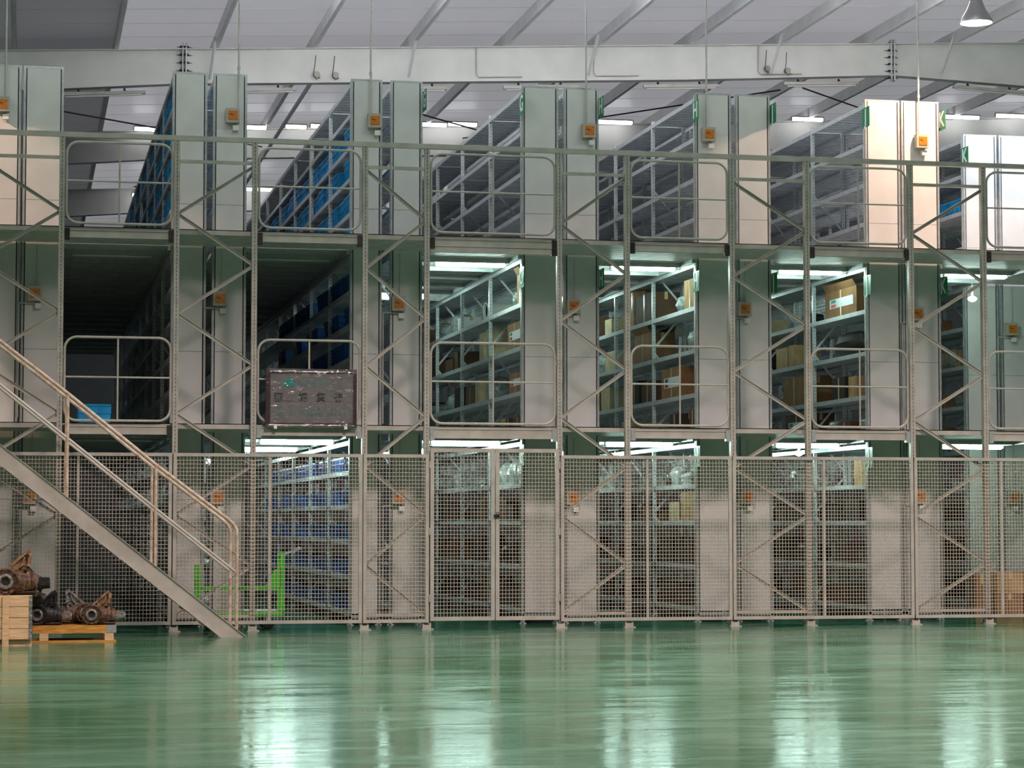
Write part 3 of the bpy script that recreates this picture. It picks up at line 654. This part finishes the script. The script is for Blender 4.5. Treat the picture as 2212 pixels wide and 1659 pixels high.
# ------------------------------------------------------------------ notice board
nb = empty('notice_board', (3.5, 28.93, 2.55), 'maroon-framed grey notice board wrapped in clear film, black Chinese characters, in the second opening', 'notice board')
bx0, bx1, bz0, bz1, by = 2.93, 4.08, 2.555, 3.295, 28.90
MB().box(bx0+.04, bx1-.04, by-.008, by+.02, bz0+.04, bz1-.04).build('board', M['board'], nb)
MB().box(bx0, bx1, by-.02, by+.03, bz1-.055, bz1).box(bx0, bx1, by-.02, by+.03, bz0, bz0+.055).box(bx0, bx0+.055, by-.02, by+.03, bz0+.055, bz1-.055).box(bx1-.045, bx1, by-.02, by+.03, bz0+.055, bz1-.055).build('frame', M['maroon'], nb)
def bpx(px, py): # board detail picked off the photo, in board metres
    return bx0 + (px - 20) / 2100 * (bx1 - bx0), bz1 - (py - 90) / 1310 * (bz1 - bz0)
for i, (ch, px) in enumerate(zip('阁楼货架', (465, 872, 1285, 1690))):
    x, z = bpx(px, 722)
    me = text_mesh(ch, .118, M['ink'], 'character', .0034, .0015)
    vs = [v.co for v in me.vertices]; cx = (min(v.x for v in vs)+max(v.x for v in vs))/2; cy = (min(v.y for v in vs)+max(v.y for v in vs))/2
    for v in me.vertices: v.co.x -= cx; v.co.y -= cy
    o = bpy.data.objects.new('character', me); COL.objects.link(o); o.parent = nb
    o.matrix_local = Matrix.Translation((x-3.5, by-.011-28.93, z-2.55)) @ Matrix.Rotation(R(90), 4, 'X')
lx0, lz0 = bpx(395, 480); lx1, lz1 = bpx(690, 280)
wd, hh = lx1-lx0, lz1-lz0
MB().prism([(0,0),(wd*.33,0),(wd*.44,hh*.45),(wd*.36,hh*.9),(wd*.28,hh*.75)], (lx0, by-.012, lz0), (1,0,0), (0,0,1), (0,.004,0)).prism([(wd*.30,0),(wd,0),(wd*.82,hh*.7),(wd*.68,hh*.97),(wd*.55,hh),(wd*.45,hh*.8)], (lx0, by-.0125, lz0), (1,0,0), (0,0,1), (0,.004,0)).build('logo', M['teal'], nb)
mb = MB()
def strokes(px, py, w, h, seed):
    rr = random.Random(seed); x, z = bpx(px, py); sx, szz = w/2100*(bx1-bx0), h/1310*(bz1-bz0)
    mb.box(x-sx/2, x+sx/2, by-.0115, by-.008, z-.1*szz, z+.02*szz); mb.box(x-sx*.08, x+sx*.08, by-.0117, by-.008, z-szz/2, z+szz/2)
    mb.box(x-sx*.4, x+sx*(.2+.2*rr.random()), by-.0113, by-.008, z+szz*.3, z+szz*.4); mb.box(x-sx*.45, x+sx*.45, by-.0119, by-.008, z-szz*.5, z-szz*.4)
for i, px in enumerate((800, 970, 1120, 1280)): strokes(px, 400, 105, 110, i)
for i, px in enumerate((320, 400, 940, 1100, 1240, 1395, 1540, 1835)): strokes(px, 975, 50, 60, 10+i)
for i, px in enumerate((330, 400, 600, 900, 990, 1080, 1170, 1270, 1460, 1550, 1640, 1730, 1840)): strokes(px, 1090, 55, 60, 30+i)
mb.build('small_characters', M['teal'], nb)
fm = MB(); nx, nz_ = 22, 14; rr = random.Random(3)
vs = [(bx0-.005 + (bx1-bx0+.01)*i/nx, by-.026-.006*rr.random(), bz0-.005 + (bz1-bz0+.01)*j/nz_) for j in range(nz_+1) for i in range(nx+1)]
fm.add(vs, [(j*(nx+1)+i, j*(nx+1)+i+1, (j+1)*(nx+1)+i+1, (j+1)*(nx+1)+i) for j in range(nz_) for i in range(nx)])
fo = fm.build('clear_wrap', M['film'], nb, True)
md = fo.modifiers.new('thickness', 'SOLIDIFY'); md.thickness = .0006
MB().box(3.03, 3.07, by-.03, by+.05, bz0-.02, bz0+.02).box(3.92, 3.96, by-.03, by+.05, bz0-.02, bz0+.02).build('hook', M['white'], nb)

# ------------------------------------------------------------------ blue bins
def bin_obj(L, W_, H, m):
    """open tapered tray, opening up; long side along Y"""
    mb = MB(); t = .012
    def ring(x0, x1, y0, y1, z): return [(x0,y0,z),(x1,y0,z),(x1,y1,z),(x0,y1,z)]
    a = .02
    vs = ring(a, W_-a, a, L-a, 0) + ring(0, W_, 0, L, H) + ring(t, W_-t, t, L-t, H) + ring(a+t, W_-a-t, a+t, L-a-t, t)
    fs = [(3,2,1,0)] + [(i, (i+1)%4, 4+(i+1)%4, 4+i) for i in range(4)] + [(4+i, 4+(i+1)%4, 8+(i+1)%4, 8+i) for i in range(4)] + [(8+i, 8+(i+1)%4, 12+(i+1)%4, 12+i) for i in range(4)] + [(12,13,14,15)]
    mb.add(vs, fs)
    for z0, z1, e in ((H-.025, H, .008), (H*.55, H*.55+.012, .004)):
        mb.box(-e, .004, -e, L+e, z0, z1).box(W_-.004, W_+e, -e, L+e, z0, z1).box(-e, W_+e, -e, .004, z0, z1).box(-e, W_+e, L-.004, L+e, z0, z1)
    for k in range(1, 4): mb.box(-.004, .012, L*k/4-.006, L*k/4+.006, .02, H-.02)
    return mb.mesh('plastic_bin', m)
def place_bins(x, w, y0, bays, levels, per, H, m, tiername, rackname, group, skip=()):
    L = (BAY - .12) / per - .02
    me = bin_obj(L, w, H, m)
    for b in range(bays):
        for li, z in enumerate(levels):
            for i in range(per):
                if (b, li, i) in skip or random.random() < .12: continue
                o = bpy.data.objects.new('plastic_bin', me); COL.objects.link(o)
                o.location = (x + random.uniform(0, .03), y0 + b*BAY + .08 + i*(L+.02), z + .002)
                tag(o, 'blue bin, %s in %s bay, %s shelf, %s tier, %s' % (ORD[i], ORD[b], ORD[li], tiername, rackname), 'plastic bin', group)
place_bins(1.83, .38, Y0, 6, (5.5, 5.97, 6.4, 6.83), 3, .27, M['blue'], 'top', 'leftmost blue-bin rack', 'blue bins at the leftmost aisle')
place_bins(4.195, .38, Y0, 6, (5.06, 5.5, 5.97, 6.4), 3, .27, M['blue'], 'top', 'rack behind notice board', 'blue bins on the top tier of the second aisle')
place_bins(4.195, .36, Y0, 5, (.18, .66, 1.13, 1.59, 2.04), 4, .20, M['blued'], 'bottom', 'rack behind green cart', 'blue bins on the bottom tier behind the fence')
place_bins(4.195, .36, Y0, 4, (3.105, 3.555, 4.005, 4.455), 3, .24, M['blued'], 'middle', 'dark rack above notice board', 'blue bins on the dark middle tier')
place_bins(13.97, .40, 32.75, 1, (6.11,), 3, .22, M['blue'], 'top', 'the white K rack', 'blue bins on the K rack')
o = bpy.data.objects.new('plastic_bin', bin_obj(.5, .42, .26, M['blue'])); COL.objects.link(o); o.location = (.62, 29.55, 2.597)
tag(o, 'open blue plastic bin on the lower walkway behind the leftmost guard rail', 'plastic bin')

# ------------------------------------------------------------------ cartons and goods
def carton(x, y, z, w, d, h, label, m=None, tape=True, lab=None, openf=False, group='cartons on the racks', rot=0):
    m = m or random.choice(M['card'])
    r = MB().box(x, x+w, y, y+d, z, z+h)
    for sx in (-1, 1):     # flaps meeting along the top
        r.box(x if sx < 0 else x+w/2+.002, x+w/2-.002 if sx < 0 else x+w, y, y+d, z+h, z+h+.005)
    if openf:
        r.bar((x+.01, y+d/2, z+h), (x-.05, y+d/2, z+h+.10), .006, d*.96, (0,1,0)); r.bar((x+w-.01, y+d/2, z+h), (x+w+.015, y+d/2, z+h+.10), .006, d*.96, (0,1,0))
    o = r.build('carton', m, org=(x+w/2, y+d/2, z)); tag(o, label, 'carton', group)
    if tape:
        MB().box(x+w/2-.025, x+w/2+.025, y-.002, y+d+.002, z+h+.005, z+h+.007).box(x+w/2-.025, x+w/2+.025, y-.002, y, z+h*.75, z+h+.006).box(x-.0015, x, y+d/2-.025, y+d/2+.025, z, z+h).build('tape', M['tape'], o)
    if lab:
        l = MB().box(x-.004, x-.0005, y+d*.1, y+d*.85, z+h*.35, z+h*.7).build('paper_label', M['label'], o)
        MB().box(x-.006, x-.004, y+d*.65, y+d*.8, z+h*.38, z+h*.5).build('red_mark', M['red'], l)
        MB().box(x-.006, x-.004, y+d*.65, y+d*.8, z+h*.55, z+h*.67).build('green_mark', M['teal'], l)
    if rot: o.rotation_euler.z = rot
    return o
def bundle(x, y, z, w, d, h, label, seed, m=None):
    rr = random.Random(seed); mb = MB(); n, k = 12, 7; vs = []
    for j in range(k+1):
        t = j / k; s = (1 - abs(2*t-1)**3) ** .5 if 0 < t < 1 else .25
        if t < .15: s = max(s, .8)
        for i in range(n):
            a = 2*math.pi*i/n; q = s * rr.uniform(.78, 1.05)
            cx, cy = math.cos(a), math.sin(a); f = 1 / max(abs(cx), abs(cy)) ** .6
            vs.append((x+w/2 + cx*q*f*w*.46, y+d/2 + cy*q*f*d*.46, z + .004 + h*t*rr.uniform(.94, 1.0)))
    fs = [(j*n+i, j*n+(i+1)%n, (j+1)*n+(i+1)%n, (j+1)*n+i) for j in range(k) for i in range(n)] + [tuple(range(n))[::-1], tuple(range(k*n, k*n+n))]
    mb.add(vs, fs); o = mb.build('wrapped_bundle', m or M['bag'], smooth=True); return tag(o, label, 'wrapped goods', 'wrapped goods on the racks')
RK = {6: ('the G rack', 4), 8: ('the H rack', 3), 10: ('the J rack', 3), 12: ('the K rack', 1)}
LV = {'bottom': [.20, .78, 1.38, 1.88], 'middle': [2.60, 3.13, 3.74, 4.33]}
GAP = {.20: .5, .78: .5, 1.38: .42, 1.88: .46, 2.60: .44, 3.13: .5, 3.74: .5, 4.33: .5}
# goods that can be singled out in the photo
taken = set()
def take(rk, tn, li, b): taken.add((rk, tn, li, b))
carton(6.56, 30.42, 4.335, .36, .34, .40, 'tall tan open carton beside the middle tier G plate', M['card'][0], openf=True); take(6, 'middle', 3, 0)
bundle(6.56, 30.85, 4.335, .34, .5, .24, 'clear wrapped parts behind the tall carton by the G plate', 11)
carton(6.56, 30.45, 3.745, .40, .95, .36, 'large brown carton with white label and red mark, middle tier of the G rack', M['card'][1], lab=True); take(6, 'middle', 2, 0)
carton(6.56, 32.62, 3.745, .38, .30, .42, 'upright pale tan carton, nearer of two, middle tier of the G rack', M['card'][2]); take(6, 'middle', 2, 1)
carton(6.56, 33.1, 3.745, .38, .34, .40, 'upright pale tan carton, farther of two, middle tier of the G rack', M['card'][2])
carton(6.56, 30.45, 3.135, .38, .85, .28, 'brown carton with red mark on the second shelf of the G rack', M['card'][1], lab=True); take(6, 'middle', 1, 0)
r = empty('pipe_roll', (6.6, 32.9, 4.34), 'dark open-ended roll lying on the middle tier of the G rack', 'roll')
MB().lathe([(.11, 0), (.12, 0), (.12, .42), (.11, .42), (.11, 0)], (6.56, 33.0, 4.458), (1, .12, 0), 20).build('tube_wall', M['white'], r, True)
MB().lathe([(0, .04), (.11, .04), (.11, .06), (0, .06)], (6.56, 33.0, 4.458), (1, .12, 0), 20).build('dark_core', M['black'], r, True); take(6, 'middle', 3, 1)
carton(6.57, 34.9, 4.335, .3, .34, .2, 'small white carton on the middle tier of the G rack', M['label']); take(6, 'middle', 3, 2)
bundle(6.57, 35.4, 4.335, .36, .9, .34, 'grey wrapped bundle beyond the small white carton, G rack', 5)
carton(9.0, 30.42, 4.335, .42, .52, .40, 'tan carton with shiny film beside the middle tier H plate', M['card'][0]); take(8, 'middle', 3, 0)
bundle(9.0, 31.1, 4.335, .36, .6, .26, 'white film wrapped parts beside the tan carton, H rack', 6)
carton(9.0, 32.62, 4.335, .42, .95, .42, 'large dark brown carton on the middle tier of the H rack', M['card'][3]); take(8, 'middle', 3, 1)
carton(9.0, 33.7, 4.335, .36, .4, .24, 'lower tan carton of a stack on the H rack', M['card'][0]); carton(9.02, 33.74, 4.585, .3, .26, .3, 'upper tan carton of a stack on the H rack', M['card'][0])
bundle(9.0, 30.5, 3.745, .36, .55, .32, 'pale wrapped bundle below the tan carton, H rack', 9); take(8, 'middle', 2, 0)
carton(9.0, 32.75, 3.745, .38, .9, .42, 'open brown carton on the H rack, middle shelf', M['card'][1], openf=True); take(8, 'middle', 2, 1)
carton(9.0, 31.1, 3.135, .42, 1.05, .42, 'brown carton with white label and red dot, H rack', M['card'][1], lab=True); take(8, 'middle', 1, 0)
carton(11.48, 30.75, 4.335, .44, 1.3, .38, 'very large brown carton bulging open on the J rack', M['card'][1], lab=True, openf=True); take(10, 'middle', 3, 0)
bundle(11.48, 32.8, 4.335, .36, .7, .2, 'black sack of parts on the J rack', 12, M['black']); take(10, 'middle', 3, 1)
bundle(11.48, 30.6, 3.745, .4, 1.5, .36, 'dark grey wrapped load on the J rack below the large carton', 14, M['darkmetal']); take(10, 'middle', 2, 0)
carton(11.48, 33.0, 3.135, .44, 1.0, .44, 'long brown carton on the J rack, second shelf', M['card'][1]); take(10, 'middle', 1, 1)
carton(11.48, 32.9, 2.60, .44, 1.0, .40, 'brown carton with red print at the lower walkway, J rack', M['card'][3], lab=True); take(10, 'middle', 0, 1)
carton(11.50, 30.42, 1.885, .4, .55, .36, 'tan carton on the bottom tier J rack by the lower J plate', M['card'][0]); take(10, 'bottom', 3, 0)
carton(9.0, 30.45, 1.385, .42, .7, .40, 'tan carton behind the fence on the H rack', M['card'][0]); take(8, 'bottom', 2, 0)
carton(9.0, 31.25, 1.385, .4, .5, .26, 'low tan carton behind the fence on the H rack', M['card'][2])
for rk, (nm, bays) in RK.items():
    x0, x1, yy = XR[rk][0], XR[rk][1], XR[rk][2]
    for tn, lv in LV.items():
        for li, z in enumerate(lv):
            for b in range(bays):
                if (rk, tn, li, b) in taken: continue
                y = yy + b*BAY + .12; yend = yy + (b+1)*BAY - .05; i = 0
                glass = (tn == 'bottom' and li == 3)
                while True:
                    d = random.uniform(.3, .8)
                    if y + d > yend: break
                    if random.random() < (.25 if tn == 'middle' else .15): y += d*.6; continue
                    h = random.uniform(.18, GAP[z]-.12); w = random.uniform(.3, .40)
                    lb = '%s, %s tier, %s shelf, %s bay, %s item' % (nm, tn, ORD[li], ORD[b], ORD[i])
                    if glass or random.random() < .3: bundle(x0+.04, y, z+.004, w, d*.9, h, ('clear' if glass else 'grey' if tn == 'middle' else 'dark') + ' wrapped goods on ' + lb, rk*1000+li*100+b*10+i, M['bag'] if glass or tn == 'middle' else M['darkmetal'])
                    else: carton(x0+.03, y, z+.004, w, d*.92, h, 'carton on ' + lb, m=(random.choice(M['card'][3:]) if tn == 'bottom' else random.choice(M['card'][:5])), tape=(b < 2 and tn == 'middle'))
                    y += d + random.uniform(.02, .15); i += 1
# cartons standing on the floor at the right
carton(13.66, 31.75, 0, .22, .3, .60, 'narrow orange-brown carton stack on the floor behind the right fence, left one', M['card'][1], group='floor cartons at the right')
carton(13.92, 31.6, 0, .42, .4, .31, 'lower orange-brown carton on the floor behind the right fence', M['card'][1], group='floor cartons at the right')
carton(13.93, 31.6, .318, .42, .4, .30, 'upper orange-brown carton stacked behind the right fence', M['card'][0], group='floor cartons at the right')
carton(14.38, 31.6, 0, .5, .45, .63, 'large orange-brown carton on the floor cut by the right edge', M['card'][1], group='floor cartons at the right')

# ------------------------------------------------------------------ green cart behind the fence
ct = empty('platform_cart', (2.66, 29.55, 0), 'bright green platform cart with black wheels behind the mesh fence', 'cart')
MB().bar((2.14, 29.35, .2), (3.2, 29.35, .2), .05, .05).bar((2.14, 29.75, .2), (3.2, 29.75, .2), .05, .05).bar((2.14, 29.33, .2), (2.14, 29.77, .2), .05, .05, (0,0,1)).bar((3.2, 29.33, .2), (3.2, 29.77, .2), .05, .05, (0,0,1)).bar((2.67, 29.35, .2), (2.67, 29.75, .2), .05, .05, (0,0,1)).build('platform_frame', M['cart'], ct)
MB().box(2.16, 3.18, 29.37, 29.73, .225, .24).build('platform_board', M['galv'], ct)
for y in (29.35, 29.75):
    MB().box(2.115, 2.165, y-.02, y+.02, .2, .82).build('corner_post', M['cart'], ct)
    MB().box(3.175, 3.225, y-.02, y+.02, .2, .97).build('corner_post', M['cart'], ct)
    MB().box(2.14, 3.2, y-.015, y+.015, .50, .54).build('side_rail', M['cart'], ct)
MB().prism([(0, 0), (.22, 0), (.22, .26), (.12, .22)], (2.97, 29.33, .53), (1,0,0), (0,0,1), (0,.012,0)).build('gusset_plate', M['cart'], ct)
MB().tube([(3.2, 29.4, .93), (3.44, 29.42, 1.03), (3.44, 29.68, 1.03), (3.2, 29.7, .93)], .014, 8).build('push_handle', M['galv'], ct, True)
for x in (2.3, 3.02):
    for y in (29.38, 29.72):
        w = MB().lathe([(0, -.022), (.07, -.022), (.085, -.012), (.085, .012), (.07, .022), (0, .022)], (x, y, .086), (0,1,0), 20).build('wheel', M['black'], ct, True)
        MB().box(x-.025, x+.025, y-.034, y-.024, .08, .18).box(x-.025, x+.025, y+.024, y+.034, .08, .18).build('caster_fork', M['galv'], w)

# ------------------------------------------------------------------ crate, pallet and gearboxes
cr = empty('wooden_crate', (-.4, 26.2, 0), 'pale wooden crate with metal corner strip at the left edge', 'crate')
cx0, cx1, cy0, cy1 = -1.05, .075, 26.02, 26.62
CH = .55
for k in range(4):
    z0 = .075 + k*.12
    MB().box(cx0, cx1-.02, cy0, cy0+.02, z0, z0+.114).build('front_board', M['wood'], cr)
    MB().box(cx1-.02, cx1, cy0, cy1, z0, z0+.114).build('side_board', M['wood'], cr)
    MB().box(cx0, cx1-.02, cy1-.02, cy1, z0, z0+.114).build('rear_board', M['wood'], cr)
MB().box(cx0, cx1-.02, cy0+.02, cy1-.02, .53, .55).build('lid', M['wood'], cr)
MB().box(-.245, -.175, cy0-.022, cy0, .0, CH).build('batten', M['wood'], cr)
MB().box(-.85, -.78, cy0-.022, cy0, .0, CH).build('batten', M['wood'], cr)
MB().box(cx0, cx1, cy0+.05, cy0+.13, 0, .075).box(cx0, cx1, cy1-.15, cy1-.05, 0, .075).build('skid', M['wood'], cr)
cs = MB().box(cx1-.035, cx1+.003, cy0-.004, cy0, .07, CH).box(cx1, cx1+.004, cy0-.004, cy0+.035, .07, CH).build('corner_strip', M['alu'], cr)
mb = MB()
for z in (.1, .17, .33, .5): mb.lathe([(0, -.006), (.012, -.004), (.014, 0)], (cx1-.016, cy0-.004, z), (0,1,0), 10)
mb.build('nail', M['galv'], cs)
pt = empty('wooden_pallet', (.57, 27.1, 0), 'orange-yellow wooden pallet under the gearboxes left of the stairs', 'pallet')
px0, px1, py0, py1 = .05, 1.02, 26.72, 27.35
MB().box(px0, px1-.11, py0, py0+.1, .10, .19).build('front_bearer', M['wood2'], pt)
MB().box(px1-.11, px1, py0-.001, py0+.1, .105, .19).build('grey_end_cap', M['galv'], pt)
for k in range(5):
    y = py0+.1 + k*.106; MB().box(px0, px1, y+.004, y+.102, .165, .19).build('top_board', M['wood2'], pt)
for x in (px0+.11, px1-.13):
    for y in (py0, py1-.1): MB().box(x, x+.1, y, y+.1, .02, .10 if y == py0 else .165).build('block', M['wood'], pt)
for y in (py0, py1-.1): MB().box(px0, px1, y, y+.1, 0, .02).build('bottom_board', M['wood2'], pt)

def gearbox(x, y, z, s, label, body, ear, tail, flip=1, tilt=0.0):
    r = empty('gearbox', (x, y, z), label, 'gearbox', 'used gearboxes')
    def lo(px, py, pz): return (x + flip*px*s, y + py*s, z + pz*s)
    # bell housing: a wide cone facing the camera with a bolted rim
    MB().lathe([(.0, .02), (.07*s, .02*s), (.085*s, -.03*s), (.135*s, -.05*s), (.15*s, -.03*s), (.15*s, .02*s), (.12*s, .10*s), (.10*s, .22*s), (.0, .24*s)], lo(-.05, 0, .15), (0, 1, 0), 24).build('bell_housing', M[body], r, True)
    bo = MB()
    for i in range(10):
        a = 2*math.pi*i/10; c = lo(-.05 + flip*.128*math.cos(a), -.05, .15 + .128*math.sin(a)); bo.lathe([(0, -.012*s), (.011*s, -.01*s), (.011*s, .01*s)], c, (0,1,0), 6)
    bo.build('rim_bolts', M['darkmetal'], r)
    MB().lathe([(.085*s, -.075*s), (.06*s, -.08*s), (.045*s, -.06*s), (.045*s, -.02*s), (.085*s, -.02*s), (.085*s, -.075*s)], lo(-.05, 0, .15), (0,1,0), 24).build('bearing_ring', M['alu'], r, True)
    MB().lathe([(0, -.045*s), (.05*s, -.045*s), (.05*s, -.04*s), (0, -.04*s)], lo(-.05, 0, .15), (0,1,0), 18).build('bore', M['black'], r, True)
    # mounting ear: a ribbed triangular wing rising behind the bell
    e = MB().prism([(-.02, .10), (.20, .14), (.24, .44), (.20, .50), (.13, .46), (.02, .28), (-.12, .22)], (x, y+.05*s, z), (flip*s, 0, 0), (0, 0, s), (0, .035*s, 0))
    e.prism([(.17, .14), (.20, .14), (.235, .46), (.20, .47)], (x, y+.02*s, z), (flip*s, 0, 0), (0, 0, s), (0, .10*s, 0))
    e.bar(lo(-.1, .03, .23), lo(.17, .03, .47), .03*s, .035*s).bar(lo(.02, .035, .20), lo(.20, .035, .30), .02*s, .03*s).bar(lo(.05, .035, .14), lo(.16, .035, .42), .02*s, .03*s)
    w = e.build('mounting_ear', M[ear], r)
    MB().lathe([(.0, -.03*s), (.02*s, -.03*s), (.02*s, .0), (0, 0)], lo(.185, .05, .43), (0,1,0), 12).build('ear_hole', M['black'], w)
    # main case with ribs
    c = MB().tube([lo(.02, .1, .14), lo(.10, .11, .15), lo(.22, .12, .14), lo(.30, .12, .12)], [.13*s, .14*s, .115*s, .09*s], 14)
    for k in range(4): c.tube([lo(.06+k*.06, .11, .145), lo(.075+k*.06, .11, .145)], (.15-.012*k)*s, 14)
    c.bar(lo(.0, .1, .03), lo(.3, .1, .03), .1*s, .06*s).bar(lo(.1, .08, .27), lo(.2, .1, .26), .06*s, .05*s)
    c.build('gear_case', M[body], r, True)
    t = MB().tube([lo(.30, .12, .12), lo(.34, .12, .12), lo(.36, .12, .12), lo(.44, .12, .12)], [.075*s, .08*s, .062*s, .055*s], 12)
    t.box(*sorted((lo(.33, 0, 0)[0], lo(.43, 0, 0)[0])), y+.04*s, y+.2*s, z+.1*s, z+.19*s)
    t.build('tail_housing', M[tail], r, True)
    MB().tube([lo(.1, .02, .28), lo(.14, -.02, .32), lo(.2, -.02, .31), lo(.24, .02, .26)], .008*s, 6).tube([lo(.0, .05, .025), lo(.28, .05, .025)], .02*s, 8).build('pipe', M['darkmetal'], r, True)
    return r
gearbox(-.17, 26.3, .556, 1.0, 'large rusty gearbox with a round bearing hole lying on the crate', 'rust', 'tanrust', 'blackcast')
gearbox(.17, 26.80, .192, .80, 'blackened gearbox with a silver tail, on the pallet behind the crate', 'blackcast', 'blackcast', 'alu')
gearbox(.64, 27.12, .192, .80, 'greyish gearbox with a raised ear in the middle of the pallet', 'rust', 'alu', 'alu', -1)
gearbox(.78, 26.80, .192, .78, 'rusty gearbox with round opening and silver tail at the right end of the pallet', 'rust', 'tanrust', 'alu')
r = empty('starter_motor', (.16, 26.75, .40), 'small black motor unit hanging over behind the crate', 'motor')
MB().tube([(.08, 26.7, .50), (.15, 26.68, .50), (.22, 26.68, .49)], [.07, .075, .06], 12).build('motor_body', M['blackcast'], r, True)
MB().tube([(.08, 26.72, .60), (.14, 26.7, .61), (.18, 26.7, .58)], .02, 8).build('solenoid', M['black'], r, True)
for o in list(bpy.data.objects):
    if '_o' in o: del o['_o']
